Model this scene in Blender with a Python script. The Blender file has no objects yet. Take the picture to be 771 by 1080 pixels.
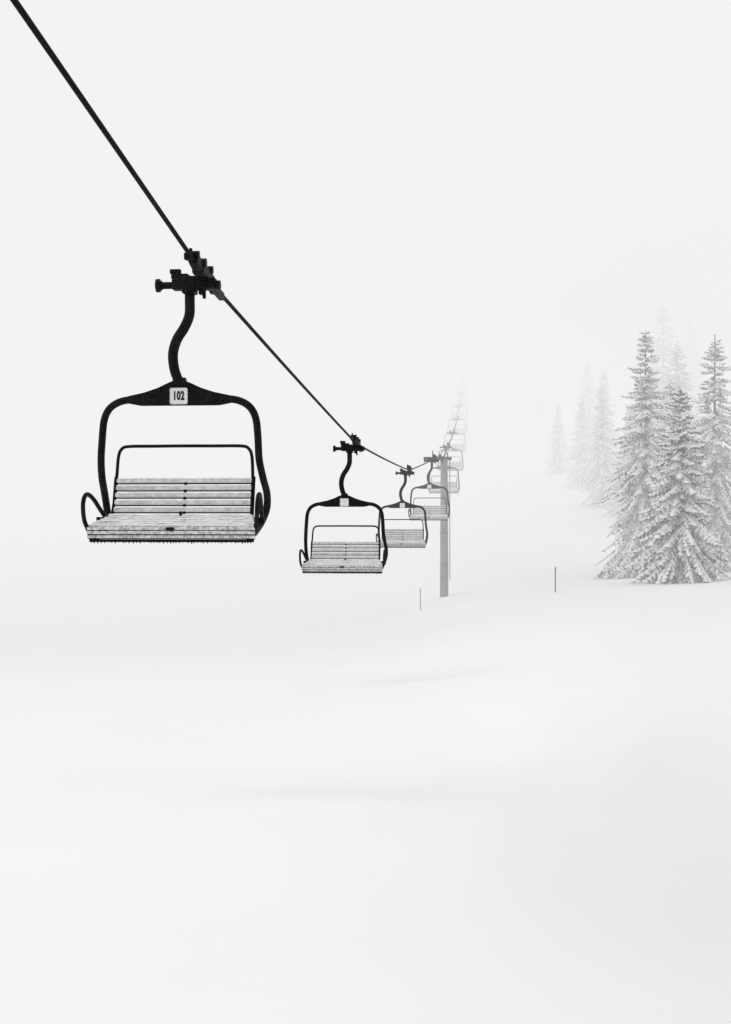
import bpy, bmesh, math, random
import numpy as np
from mathutils import Vector, Matrix, noise
random.seed(7)
scene=bpy.context.scene
COL=scene.collection

# ------------------------------------------------------------------ materials
def mat(name, base=0.5, rough=0.6, spec=0.3, var=0.0, vscale=8.0, bump=0.0, bscale=30.0, metal=0.0, base2=None, detail=6):
    m=bpy.data.materials.new(name); m.use_nodes=True
    nt=m.node_tree; n=nt.nodes; b=n['Principled BSDF']
    b.inputs['Roughness'].default_value=rough
    b.inputs['Specular IOR Level'].default_value=spec
    b.inputs['Metallic'].default_value=metal
    b.inputs['Base Color'].default_value=(base,base,base,1)
    tc=n.new('ShaderNodeTexCoord')
    if base2 is not None:
        nz=n.new('ShaderNodeTexNoise'); nz.inputs['Scale'].default_value=vscale; nz.inputs['Detail'].default_value=detail
        nt.links.new(tc.outputs['Object'],nz.inputs['Vector'])
        r=n.new('ShaderNodeValToRGB')
        r.color_ramp.elements[0].position=0.5-var; r.color_ramp.elements[1].position=0.5+var
        r.color_ramp.elements[0].color=(base,base,base,1); r.color_ramp.elements[1].color=(base2,base2,base2,1)
        nt.links.new(nz.outputs['Fac'],r.inputs['Fac']); nt.links.new(r.outputs['Color'],b.inputs['Base Color'])
    if bump>0:
        nb=n.new('ShaderNodeTexNoise'); nb.inputs['Scale'].default_value=bscale; nb.inputs['Detail'].default_value=5
        nt.links.new(tc.outputs['Object'],nb.inputs['Vector'])
        bp=n.new('ShaderNodeBump'); bp.inputs['Strength'].default_value=bump; bp.inputs['Distance'].default_value=0.05
        nt.links.new(nb.outputs['Fac'],bp.inputs['Height']); nt.links.new(bp.outputs['Normal'],b.inputs['Normal'])
    return m
M_BLACK=mat('black_painted_steel',0.004,0.55,0.10,var=0.15,vscale=9,base2=0.010,bump=0.2,bscale=60)
M_SLAT=mat('frosted_slat',0.55,0.6,0.2,var=0.16,vscale=12,base2=0.85,bump=0.15,bscale=40)
M_SEAT=mat('rimed_seat_slat',0.38,0.6,0.2,var=0.14,vscale=26,base2=0.86,bump=0.2,bscale=40)
M_SNOWCAP=mat('settled_snow',0.92,0.8,0.1,bump=0.2,bscale=40)
M_SIGN=mat('sign_plate',0.85,0.5,0.2,var=0.2,vscale=20,base2=0.78)
M_INK=mat('sign_ink',0.01,0.6,0.1)
M_GALV=mat('galvanised_steel',0.20,0.6,0.3,var=0.25,vscale=3,base2=0.32)
M_CABLE=mat('steel_cable',0.005,0.7,0.05,var=.2,vscale=30,base2=.008)
M_SNOW=mat('snow_surface',0.96,0.9,0.0,var=0.3,vscale=0.35,base2=0.935,bump=0.2,bscale=1.2)
M_NEEDLE=mat('pine_needles',0.035,0.8,0.1,var=0.2,vscale=1.5,base2=0.11)
M_BARK=mat('pine_bark',0.05,0.9,0.1,var=0.2,vscale=4,base2=0.10,bump=0.6,bscale=12)
M_TSNOW=mat('branch_snow',0.95,0.9,0.0,var=0.3,vscale=1.2,base2=0.89)
M_STAKE=mat('stake_wood',0.04,0.7,0.2,var=0.2,vscale=10,base2=0.07)
M_STAKE2=mat('frosted_stake',0.25,0.7,0.2,var=0.2,vscale=10,base2=0.45)

def new_obj(name,data,parent=None,m=None):
    o=bpy.data.objects.new(name,data); COL.objects.link(o)
    if parent: o.parent=parent
    if m is not None and hasattr(data,'materials') and len(data.materials)==0: data.materials.append(m)
    return o
def empty(name,loc=(0,0,0)):
    e=bpy.data.objects.new(name,None); e.location=loc; e.empty_display_size=0.3; COL.objects.link(e); return e
def mesh_from(name,v,f,mats,midx=None,smooth=False):
    me=bpy.data.meshes.new(name); me.from_pydata(v,[],f)
    for m in mats: me.materials.append(m)
    if midx is not None: me.polygons.foreach_set('material_index',midx)
    if smooth: me.polygons.foreach_set('use_smooth',[True]*len(f))
    me.update(); return me

def catmull(pts,n=8):
    P=[Vector(p) for p in pts]; P=[P[0]*2-P[1]]+P+[P[-1]*2-P[-2]]
    out=[]
    for i in range(1,len(P)-2):
        a,b,c,d=P[i-1],P[i],P[i+1],P[i+2]
        for k in range(n):
            t=k/n
            out.append(0.5*((2*b)+(c-a)*t+(2*a-5*b+4*c-d)*t*t+(3*b-a-3*c+d)*t**3))
    out.append(P[-2]); return out
def tube(name,pts,r,m,n=8,res=4,smooth=True):
    cu=bpy.data.curves.new(name,'CURVE'); cu.dimensions='3D'; cu.bevel_depth=r; cu.bevel_resolution=res; cu.use_fill_caps=True
    q=catmull(pts,n) if smooth else [Vector(p) for p in pts]
    s=cu.splines.new('POLY'); s.points.add(len(q)-1)
    for i,p in enumerate(q): s.points[i].co=(p.x,p.y,p.z,1)
    cu.materials.append(m); return cu

class Builder:
    def __init__(s): s.bm=bmesh.new()
    def box(s,c,d,bev=0.006,rot=None):
        r=bmesh.ops.create_cube(s.bm,size=1.0); vs=r['verts']
        for v in vs: v.co=Vector((v.co.x*d[0],v.co.y*d[1],v.co.z*d[2]))
        if bev>0:
            es=list({e for v in vs for e in v.link_edges})
            rr=bmesh.ops.bevel(s.bm,geom=es,offset=bev,segments=2,affect='EDGES',profile=0.5)
            vs=list({v for f in rr['faces'] for v in f.verts})
        for v in vs:
            if rot: v.co=rot@v.co
            v.co+=Vector(c)
    def cyl(s,c,r1,r2,h,axis='Z',seg=16):
        M={'Z':Matrix.Identity(4),'X':Matrix.Rotation(math.pi/2,4,'Y'),'Y':Matrix.Rotation(math.pi/2,4,'X')}[axis]
        bmesh.ops.create_cone(s.bm,cap_ends=True,segments=seg,radius1=r1,radius2=r2,depth=h,matrix=Matrix.Translation(c)@M)
    def prism(s,poly,y0,y1):
        a=[s.bm.verts.new((x,y0,z)) for x,z in poly]; b=[s.bm.verts.new((x,y1,z)) for x,z in poly]
        s.bm.faces.new(a); s.bm.faces.new(b[::-1])
        for i in range(len(a)):
            j=(i+1)%len(a); s.bm.faces.new((a[j],a[i],b[i],b[j]))
    def done(s,name,m):
        bmesh.ops.recalc_face_normals(s.bm,faces=s.bm.faces)
        me=bpy.data.meshes.new(name); s.bm.to_mesh(me); s.bm.free(); me.materials.append(m); return me
RX=lambda a: Matrix.Rotation(a,3,'X')

# ------------------------------------------------------------------ chair (origin = grip on the cable, front = -Y)
XC=-0.31
def chair_parts():
    parts=[]
    parts.append(('hanger_tube',tube('hanger_tube',[(-.18,0,-.08),(-.18,0,-.3),(-.185,0,-.50),(-.25,0,-.66),(-.345,0,-.81),(-.395,0,-.99),(-.375,0,-1.19),(-.31,0,-1.36)],.064,M_BLACK,res=6)))
    def side(s):
        return [(XC+s*.50,0,-1.575),(XC+s*.66,0,-1.565),(XC+s*.80,0,-1.60),(XC+s*.91,0,-1.68),(XC+s*.975,0,-1.82),(XC+s*1.0,0,-2.05),(XC+s*1.015,0,-2.32),
                (XC+s*1.04,.12,-2.54),(XC+s*1.06,.30,-2.74),(XC+s*1.05,.36,-2.92),(XC+s*1.01,.28,-3.08),(XC+s*.98,.08,-3.19),(XC+s*.97,-.2,-3.26),(XC+s*.97,-.40,-3.31)]
    parts.append(('bail_left',tube('bail_left',side(-1),.047,M_BLACK)))
    parts.append(('bail_right',tube('bail_right',side(1),.047,M_BLACK)))
    b=Builder()
    top=[(-.66,-1.52),(-.45,-1.475),(-.28,-1.42),(-.14,-1.355),(-.06,-1.325),(.06,-1.325),(.14,-1.355),(.28,-1.42),(.45,-1.475),(.66,-1.52)]
    bot=[(.66,-1.61),(.50,-1.64),(-.50,-1.64),(-.66,-1.61)]
    b.prism([(XC+x,z) for x,z in top+bot],-.035,.035)
    b.box((XC,0,-1.34),(.16,.11,.10),.01)
    for s in(-1,1): b.cyl((XC+s*.30,-.04,-1.53),.018,.018,.03,'Y',8)
    parts.append(('bail_plate',b.done('bail_plate',M_BLACK)))
    yb=.26
    parts.append(('backrest_frame',tube('backrest_frame',[(XC-.90,.10,-3.02),(XC-.89,.20,-2.75),(XC-.885,yb,-2.50),(XC-.87,yb+.02,-2.27),(XC-.83,yb+.02,-2.175),(XC-.74,yb+.02,-2.14),(XC-.4,yb+.02,-2.137),(XC,yb+.02,-2.135),(XC+.4,yb+.02,-2.137),
        (XC+.74,yb+.02,-2.14),(XC+.83,yb+.02,-2.175),(XC+.87,yb+.02,-2.27),(XC+.885,yb,-2.50),(XC+.89,.20,-2.75),(XC+.90,.10,-3.02)],.021,M_BLACK)))
    b=Builder(); k=Builder(); s2=Builder(); caps=[]
    for i in range(5):
        z=-2.585-i*.093; y=.235-i*.034
        b.box((XC,y,z+.006),(1.76,.026,.052),.008,RX(-.25)); caps.append((y,z+.030,.028,.88,.6))
        k.box((XC,y+.004,z-.034),(1.77,.034,.019),.004)  # black strip drawing the dark line below each slat
    for i in range(6):
        y=.03-i*.092; z=-3.035-i*.024; h=.93+.12*i/5
        s2.box((XC,y,z),(2*h,.070,.022),.005,RX(.22)); caps.append((y,z+.012,.05,h,1.0))
    for i,(y,z) in enumerate([(-.470,-3.185),(-.478,-3.235),(-.462,-3.285)]):
        s2.box((XC,y,z),(2.1,.024,.036),.005,RX([.3,0,-.3][i]))
        k.box((XC,y+.012,z-.024),(2.09,.02,.012),.003)
    parts.append(('back_slats',b.done('back_slats',M_SLAT)))
    parts.append(('slat_dark_strips',k.done('slat_dark_strips',M_BLACK)))
    parts.append(('seat_slats',s2.done('seat_slats',M_SEAT)))
    v=[];f=[];rnd=random.Random(3)
    for (y,z,w,h,am) in caps:
        n=int(2*h/.035); prev=None
        off=rnd.random()*50
        for q0 in range(n+1):
            x=XC-h+.01+(2*h-.02)*q0/n
            a=noise.noise(Vector((x*3.1,off,0)))*.5+noise.noise(Vector((x*13,off,3)))*.5
            hh=max(0.001,(.014+.024*a)*am); ww=w*(.42+.25*a)
            ids=[]
            for (dy,dz) in [(-ww,-.004),(-ww*.8,hh*.7),(0,hh),(ww*.8,hh*.7),(ww,-.004)]:
                ids.append(len(v)); v.append((x,y+dy,z+dz))
            if prev:
                for q in range(4): f.append((prev[q],prev[q+1],ids[q+1],ids[q]))
            prev=ids
    parts.append(('slat_snow',mesh_from('slat_snow',v,f,[M_SNOWCAP],smooth=True)))
    b=Builder()
    b.box((XC,-.44,-3.335),(2.06,.035,.035),.008)
    b.box((XC,.02,-3.10),(1.86,.04,.04),.008)
    for x,h in((-.97,0),(.97,0),(-.33,0),(.33,0),(0,0)):
        b.box((XC+x,-.21,-3.135),(.035,.52,.04),.006,RX(.25))
    for s in(-1,1):
        b.box((XC+s*1.0,-.42,-3.25),(.05,.07,.16),.008)
        b.box((XC+s*.905,.20,-2.80),(.03,.03,.56),.006,RX(-.25))
        b.box((XC+s*.98,.02,-3.09),(.20,.05,.09),.01)
    b.box((XC,-.499,-3.19),(.10,.02,.045),.006)
    b.box((XC+.03,-.07,-3.0),(.03,.05,.05),.006)
    b.box((XC,.28,-2.80),(.04,.02,.52),.006,RX(-.25))
    parts.append(('seat_frame',b.done('seat_frame',M_BLACK)))
    for s,nm in((-1,'armrest_left'),(1,'armrest_right')):
        parts.append((nm,tube(nm,[(XC+s*1.04,-.43,-3.22),(XC+s*1.075,-.50,-3.08),(XC+s*1.085,-.52,-2.90),(XC+s*1.085,-.45,-2.79),(XC+s*1.08,-.32,-2.765),(XC+s*1.06,-.15,-2.83),(XC+s*1.04,0,-2.93),(XC+s*1.02,.14,-3.02),(XC+s*1.01,.24,-3.04)],.028,M_BLACK)))
    b=Builder(); rnd=random.Random(9)
    x=-1.0
    while x<1.0:
        h=rnd.uniform(.006,.022); b.cyl((XC+x,-.44+rnd.uniform(-.01,.01),-3.350-h/2),.004,.012,h,'Z',6); x+=rnd.uniform(.03,.06)
    parts.append(('icicles',b.done('icicles',M_CABLE)))
    b=Builder()
    b.box((-.12,0,-.115),(.56,.16,.15),.025)
    b.box((-.30,0,-.02),(.22,.12,.07),.015); b.box((-.36,-.01,.045),(.14,.07,.06),.012)
    b.cyl((-.47,0,-.125),.045,.045,.22,'X'); b.cyl((-.585,0,-.125),.085,.085,.045,'X'); b.cyl((-.55,0,-.125),.06,.06,.03,'X')
    b.box((-.02,0,-.20),(.08,.10,.10),.015); b.cyl((.01,-.02,-.25),.022,.022,.10,'Z',10)
    b.cyl((.13,0,-.13),.06,.06,.16,'X'); b.box((-.18,0,-.13),(.17,.20,.22),.02)
    parts.append(('grip_body',b.done('grip_body',M_BLACK)))
    b=Builder(); sl=RX(-.12)
    b.box((.0,0,0),(.15,.70,.17),.03,sl)
    b.box((.0,-.42,.07),(.12,.34,.15),.02,RX(-.25)); b.box((.0,.42,-.05),(.10,.40,.13),.02,RX(-.2))
    b.box((-.03,-.66,.10),(.08,.26,.09),.015,RX(.1)); b.box((.0,.82,-.08),(.08,.56,.10),.015,RX(-.08))
    b.cyl((0,-.28,.10),.055,.055,.19,'X'); b.cyl((0,.10,.08),.05,.05,.19,'X'); b.cyl((0,-.58,.15),.04,.04,.15,'X')
    b.box((-.05,-.50,.17),(.035,.05,.14),.01); b.box((.05,.30,-.12),(.03,.18,.14),.01)
    parts.append(('cable_clamp',b.done('cable_clamp',M_BLACK)))
    b=Builder(); b.box((XC,-.047,-1.525),(.225,.012,.205),.02)
    parts.append(('number_sign',b.done('number_sign',M_SIGN)))
    return parts
PARTS=chair_parts()
def digits_part():
    cu=bpy.data.curves.new('sign_digits','FONT'); cu.body='102'; cu.size=.15; cu.align_x='CENTER'; cu.align_y='CENTER'; cu.extrude=.002; cu.offset=.006
    cu.space_character=1.12; cu.materials.append(M_INK); return cu
def put_chair(i,loc,yaw,swing=0.0,digits=False):
    e=empty('chairlift_chair',loc); e.rotation_euler=(swing,0,yaw)
    for nm,d in PARTS: new_obj(nm,d,e)
    if digits:
        t=new_obj('sign_digits',digits_part(),e); t.location=(XC,-.056,-1.525); t.rotation_euler=(math.pi/2,0,0); t.scale=(.60,1.0,1)
    return e
GR=[(-2.034,16.7,2.982),(-.234,34.5,1.774),(1.913,57.6,1.81),(3.78,72,2.90),(5.84,93.5,4.675),(7.53,112.7,6.84),(9.19,132,9.33),(10.73,151,12.08),
    (12.33,170,15.18),(13.9,189,18.5),(15.56,208.5,22.2),(17.1,227,25.9),(18.8,247,30.0),(20.4,266,34.0)]
rnd=random.Random(4)
for i,g in enumerate(GR):
    put_chair(i,g,math.radians(-5.7+(rnd.uniform(-1.5,1.5) if i else 0)),(rnd.uniform(-.02,.02) if i else 0),digits=(i==0))
# ------------------------------------------------------------------ cable (spans hang almost straight between grips)
cp=[(-6.6,-30,9.5)]+GR[:4]+[(4.50,79,3.42),(4.60,81,3.58)]+GR[4:]+[(26,330,47),(38,460,74)]
cq=[]
for i in range(len(cp)-1):
    a,b2=Vector(cp[i]),Vector(cp[i+1]); n=10; L=(b2-a).length; sag=min(.10,.00008*L*L) if i>0 else 0
    for k in range(n):
        t=k/n; p=a.lerp(b2,t); p.z-=sag*4*t*(1-t); cq.append(p)
cq.append(Vector(cp[-1]))
new_obj('lift_cable',tube('lift_cable',cq,.027,M_CABLE,res=3,smooth=False))

# ------------------------------------------------------------------ terrain
def sm(x,xp,fp,w):
    x=np.asarray(x,float); return sum(np.interp(x+o,xp,fp) for o in np.linspace(-w,w,9))/9
YP=[-120,0,8,30,60,80,92,105,125,150,200,250,400,900,1500]
ZP=[-2.0,-2.7,-3.0,-3.8,-4.7,-5.0,-5.45,-4.6,-1.6,1.6,11.5,24,60,175,300]
XP=[-400,-60,-20,0,3.1,4.7,10,17.6,30,60,400]
LP=[-6,-3.4,-2.0,-1.0,-.5,0,.65,.9,1.6,5,60]
def ground(x,y):
    x=np.asarray(x,float); y=np.asarray(y,float)
    z=sm(y,YP,ZP,5.0)
    lat=sm(x,XP,LP,2.0)
    z=z+lat*np.clip((y-5)/50,0.0,1.0)
    z=z+np.clip((y-100)/60,0,1)*np.clip((x-16)/20,0,1)*2.0
    z=z+.05*np.sin(x*.21+y*.05+1.0)*np.sin(y*.13+.4)+.02*np.sin(x*.5-y*.31)
    z=z-1.6*np.exp(-((x-6.0)/4.0)**2-((y-9.0)/6.5)**2)
    return z
def axis(segs):
    out=[]
    for a,b,n in segs: out+=list(np.linspace(a,b,n,endpoint=False))
    out.append(segs[-1][1]); return np.array(out)
xs=axis([(-700,-60,30),(-60,-12,50),(-12,45,150),(45,100,40),(100,700,30)])
ys=axis([(-120,0,30),(0,60,130),(60,130,110),(130,280,80),(280,1500,60)])
X,Y=np.meshgrid(xs,ys); Z=ground(X,Y)
nx,ny=len(xs),len(ys)
V=np.stack([X.ravel(),Y.ravel(),Z.ravel()],1).tolist()
F=[(j*nx+i,j*nx+i+1,(j+1)*nx+i+1,(j+1)*nx+i) for j in range(ny-1) for i in range(nx-1)]
new_obj('snow_ground',mesh_from('snow_ground',V,F,[M_SNOW],smooth=True))
gz=lambda x,y: float(ground(x,y))

# ------------------------------------------------------------------ towers
def tower(x,y,ztop,cx):
    e=empty('lift_tower',(x,y,0)); zb=gz(x,y)-.6
    b=Builder(); h=ztop-zb
    b.cyl((0,0,zb+h/2),.26,.21,h,'Z',24); b.cyl((0,0,ztop-.02),.27,.27,.06,'Z',20); b.cyl((0,0,zb+h*.5),.265,.265,.08,'Z',20)
    new_obj('pole',b.done('pole',M_GALV),e)
    b=Builder(); dx=cx-x
    b.box((dx/2-.3,0,ztop+.02),(abs(dx)+1.5,.22,.20),.02)
    b.box((dx-.5,0,ztop+.25),(.06,.06,.5),.01); b.box((dx+.4,0,ztop+.2),(.06,.06,.4),.01)
    new_obj('crossarm',b.done('crossarm',M_BLACK),e)
    b=Builder(); sl=RX(.09)
    b.box((dx,0,ztop-.05),(.06,3.4,.12),.015,sl)
    for k in range(8):
        yy=-1.6+k*.457; b.cyl((dx,yy,ztop+.05+yy*.09),.17,.17,.07,'X',18)
    new_obj('sheave_train',b.done('sheave_train',M_BLACK),e)
    b=Builder()
    for s in(-.18,.18): b.box((.34,s,(zb+1.6+ztop)/2),(.03,.03,ztop-zb-1.6),.004)
    z=zb+1.8
    while z<ztop: b.box((.34,0,z),(.02,.36,.02),0); z+=.35
    new_obj('ladder',b.done('ladder',M_GALV),e)
tower(4.74,80,3.20,4.55)
tower(15.0,198,19.6,14.7)

# ------------------------------------------------------------------ snow stakes
def stake(x,y,h,m,lean):
    e=empty('marker_pole',(x,y,gz(x,y)-.3)); e.rotation_euler=(0,lean,0)
    b=Builder(); b.cyl((0,0,(h+.3)/2),.03,.024,h+.3,'Z',10); b.cyl((0,0,h+.31),.034,.03,.05,'Z',10)
    new_obj('shaft',b.done('shaft',m),e)
    b=Builder(); b.box((0,0,h+.16),(.062,.062,.14),.02); new_obj('collar',b.done('collar',m),e)
stake(10.0,70,1.30,M_STAKE,.01)
stake(3.0,72,1.15,M_STAKE2,-.02)

# ------------------------------------------------------------------ conifers
def conifer(name,seed,H,R,snow=.75,dens=1.0,wf=1.0):
    r=random.Random(seed); V=[];F=[];MI=[]
    def tri(a,b,c,m):
        k=len(V); V.extend([tuple(a),tuple(b),tuple(c)]); F.append((k,k+1,k+2)); MI.append(m)
    S=8; rings=14
    lean=(r.uniform(-.01,.01),r.uniform(-.01,.01)); base=len(V)
    for i in range(rings+1):
        t=i/rings; rad=.014*H*(1-t)**.9+.012; zz=t*H-.5*(1-t)
        for s in range(S):
            a=2*math.pi*s/S; V.append((lean[0]*zz+rad*math.cos(a),lean[1]*zz+rad*math.sin(a),zz))
    for i in range(rings):
        for s in range(S):
            F.append((base+i*S+s,base+i*S+(s+1)%S,base+(i+1)*S+(s+1)%S,base+(i+1)*S+s)); MI.append(2)
    def spray(p,d,L,w,sn):
        w*=wf
        up=Vector((0,0,1)); side=d.cross(up); side.normalize()
        tip=p+d*L; mid=p+d*L*.5
        for k in range(2):
            q=p+d*L*(k+.3)/2; hang=w*r.uniform(.4,1.0)
            sd=side*r.uniform(-1,1)
            tri(q-d*w*.4,q+d*w*.5,q+sd*w*.6-up*hang+d*w*.25,0)
        tri(p-side*w*.25,tip-up*w*.3,mid+side*w*.8-up*w*.2,0); tri(p+side*w*.25,mid-side*w*.8-up*w*.2,tip-up*w*.3,0)
        if r.random()<sn:
            hh=w*r.uniform(.4,.85); ww=w*r.uniform(.6,1.05); lo=w*r.uniform(.1,.5)
            a=p-d*.04+up*.02; t=p+d*L*r.uniform(.85,1.12)-up*lo*.6; m=mid+up*hh
            l=mid-side*ww-up*lo; q=mid+side*ww-up*lo
            tri(a,q,m,1);tri(q,t,m,1);tri(t,l,m,1);tri(l,a,m,1)
    z=.045*H; rot=0
    while z<H*.985:
        t=z/H; prof=(1-t)**.86*(1-.25*max(0,.12-t)/.12)*(1+.10*math.sin(t*23+seed))
        nb=int((5+5*(1-t))*dens)+r.randint(0,2); rot+=r.uniform(.3,1.2)
        for b in range(nb):
            a=rot+2*math.pi*b/nb+r.uniform(-.35,.35)
            L=(R*prof+.10)*r.choice([r.uniform(.8,1.2),r.uniform(.5,1.0)])
            if r.random()<.08: L*=.4
            z0=z+r.uniform(-.2,.2); out=Vector((math.cos(a),math.sin(a),0))
            rise=.22-.62*(1-t)+r.uniform(-.1,.1); droop=.35+.45*(1-t)*r.uniform(.6,1.4)
            fn=lambda s: Vector((lean[0]*z0,lean[1]*z0,z0))+out*(L*s)+Vector((0,0,L*(rise*s-droop*s*s+ .26*s**4)))
            step=.23; n=max(2,int(L/step))
            for k in range(n):
                s=(k+.6)/n; p=fn(s); q=fn(min(1.05,s+.08)); d=(q-p).normalized()
                if s<.25 and r.random()<.6: continue
                spray(p,d,.30,.11+.04*r.random(),snow)
                for sg in(-1,1):
                    tl=min(.75,L*.38)*(1.12-s)*r.uniform(.5,1.25)+.08
                    ang=sg*r.uniform(.7,1.15); dd=Vector((d.x*math.cos(ang)-d.y*math.sin(ang),d.x*math.sin(ang)+d.y*math.cos(ang),d.z-r.uniform(.05,.45))).normalized()
                    spray(p,dd,tl,.07+.08*r.random(),snow*.97)
        z+=H*.022*(1.15-.55*t)*r.uniform(.6,1.45)+.05
    for k in range(5):
        a=r.uniform(0,6.28); p=Vector((lean[0]*H,lean[1]*H,H-.1-k*.12)); d=Vector((math.cos(a)*.4,math.sin(a)*.4,.7)).normalized(); spray(p,d,.2,.07,.8)
    return mesh_from(name,V,F,[M_NEEDLE,M_TSNOW,M_BARK],MI)
T1=conifer('tree_a',11,16.6,4.3,.92,1.1,1.05)
T2=conifer('tree_b',23,11.4,3.4,1.0,1.0,1.3)
T3=conifer('tree_c',37,12.5,2.9,.94,.8)
T4=conifer('tree_d',51,15.5,4.2,.94,.95)
def tree(me,x,y,rz=0,s=1.0):
    e=empty('snowy_pine_tree',(x,y,gz(x,y)-.1)); new_obj('trunk_and_crown',me,e); e.rotation_euler=(0,0,rz); e.scale=(s,s,s)
tree(T1,18.8,89,0.4)
tree(T2,18.3,77,1.0)
tree(T4,23.9,91,2.0,1.05)
tree(T3,22.4,97,4.0,1.1)
e=empty('distant_pine_forest')
rf=random.Random(5)
FT=[(23.2,130,.85,T3),(24.9,124,.95,T2),(23.6,145,.75,T3),(22.6,156,.66,T3),(26.3,146,.9,T3),(27.5,133,.95,T3),(31,138,1.1,T4),(27.5,165,.9,T3),(27.3,205,.55,T3),(29.4,212,.6,T3),(25.6,118,.9,T3),(28.5,121,1.0,T4)]
for k in range(26):
    y=rf.uniform(118,230); x=27+(y-115)*.12+rf.uniform(2,45); FT.append((x,y,rf.uniform(.75,1.2),rf.choice([T3,T4,T2])))
for x,y,s,me in FT:
    o=new_obj('tree',me,e); o.location=(x,y,gz(x,y)-.2); o.rotation_euler=(0,0,rf.uniform(0,6.28)); o.scale=(s,s,s*rf.uniform(.95,1.15))

# ------------------------------------------------------------------ fog (volumes on the hillside; added glow stands in for scattered daylight)
fe=empty('fog_bank')
def glow_fogmat(name,sigma,L):
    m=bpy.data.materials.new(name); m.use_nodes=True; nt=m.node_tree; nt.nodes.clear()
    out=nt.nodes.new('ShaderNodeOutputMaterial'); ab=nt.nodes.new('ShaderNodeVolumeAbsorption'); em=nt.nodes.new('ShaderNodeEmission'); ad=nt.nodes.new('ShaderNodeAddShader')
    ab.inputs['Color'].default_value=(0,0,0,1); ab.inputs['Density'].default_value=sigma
    em.inputs['Color'].default_value=(1,1,1,1); em.inputs['Strength'].default_value=sigma*L  # emission added in place of daylight scattered inside the fog
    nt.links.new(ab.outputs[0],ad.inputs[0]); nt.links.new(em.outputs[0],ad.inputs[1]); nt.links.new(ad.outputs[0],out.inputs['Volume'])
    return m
def fog(name,lo,hi,sigma,L):
    b=Builder(); b.box([(l+h)/2 for l,h in zip(lo,hi)],[h-l for l,h in zip(lo,hi)],0)
    new_obj(name,b.done(name,glow_fogmat(name,sigma,L)),fe)
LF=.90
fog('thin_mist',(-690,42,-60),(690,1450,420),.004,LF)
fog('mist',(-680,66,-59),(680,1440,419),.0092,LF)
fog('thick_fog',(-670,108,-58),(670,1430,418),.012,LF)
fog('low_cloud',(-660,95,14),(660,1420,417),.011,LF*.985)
def wisp(name,c,r,sigma,L,seed):  # grey tone is set by a dimmer added glow than the banks
    bm=bmesh.new(); bmesh.ops.create_icosphere(bm,subdivisions=5,radius=1)
    for v in bm.verts:
        k=1+.45*noise.noise(v.co*1.3+Vector((seed,0,0)))+.2*noise.noise(v.co*3+Vector((0,seed,0)))
        v.co=Vector((v.co.x*r[0]*k+c[0],v.co.y*r[1]*k+c[1],v.co.z*r[2]*k+c[2]))
    me=bpy.data.meshes.new(name); bm.to_mesh(me); bm.free(); me.materials.append(glow_fogmat(name,sigma,L)); new_obj(name,me,fe)
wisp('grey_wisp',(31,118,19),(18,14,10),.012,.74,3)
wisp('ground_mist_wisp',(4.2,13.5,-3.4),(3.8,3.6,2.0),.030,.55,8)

# ------------------------------------------------------------------ light
w=bpy.data.worlds.new('World'); scene.world=w; w.use_nodes=True; nt=w.node_tree
bg=nt.nodes['Background']; sky=nt.nodes.new('ShaderNodeTexSky'); sky.sky_type='NISHITA'; sky.sun_disc=False
el=math.radians(58); az=math.radians(-75)
sky.sun_elevation=el; sky.sun_rotation=az; sky.dust_density=4; sky.air_density=1.5
bw=nt.nodes.new('ShaderNodeRGBToBW'); nt.links.new(sky.outputs[0],bw.inputs[0]); nt.links.new(bw.outputs[0],bg.inputs['Color']); bg.inputs['Strength'].default_value=.15
s=bpy.data.lights.new('sun','SUN'); s.energy=1.2; s.angle=math.radians(130)
so=bpy.data.objects.new('sun',s); COL.objects.link(so)
d=Vector((math.sin(az)*math.cos(el),math.cos(az)*math.cos(el),math.sin(el)))
so.rotation_euler=(-d).to_track_quat('-Z','Y').to_euler(); so.location=d*50

# ------------------------------------------------------------------ camera
c=bpy.data.cameras.new('camera'); co=bpy.data.objects.new('camera',c); COL.objects.link(co)
c.sensor_fit='VERTICAL'; c.sensor_height=24; c.lens=31.11; c.clip_end=4000
co.location=(0,0,0); co.rotation_euler=(math.pi/2,0,0); scene.camera=co
scene.view_settings.view_transform='Standard'; scene.view_settings.look='None'; scene.view_settings.exposure=0
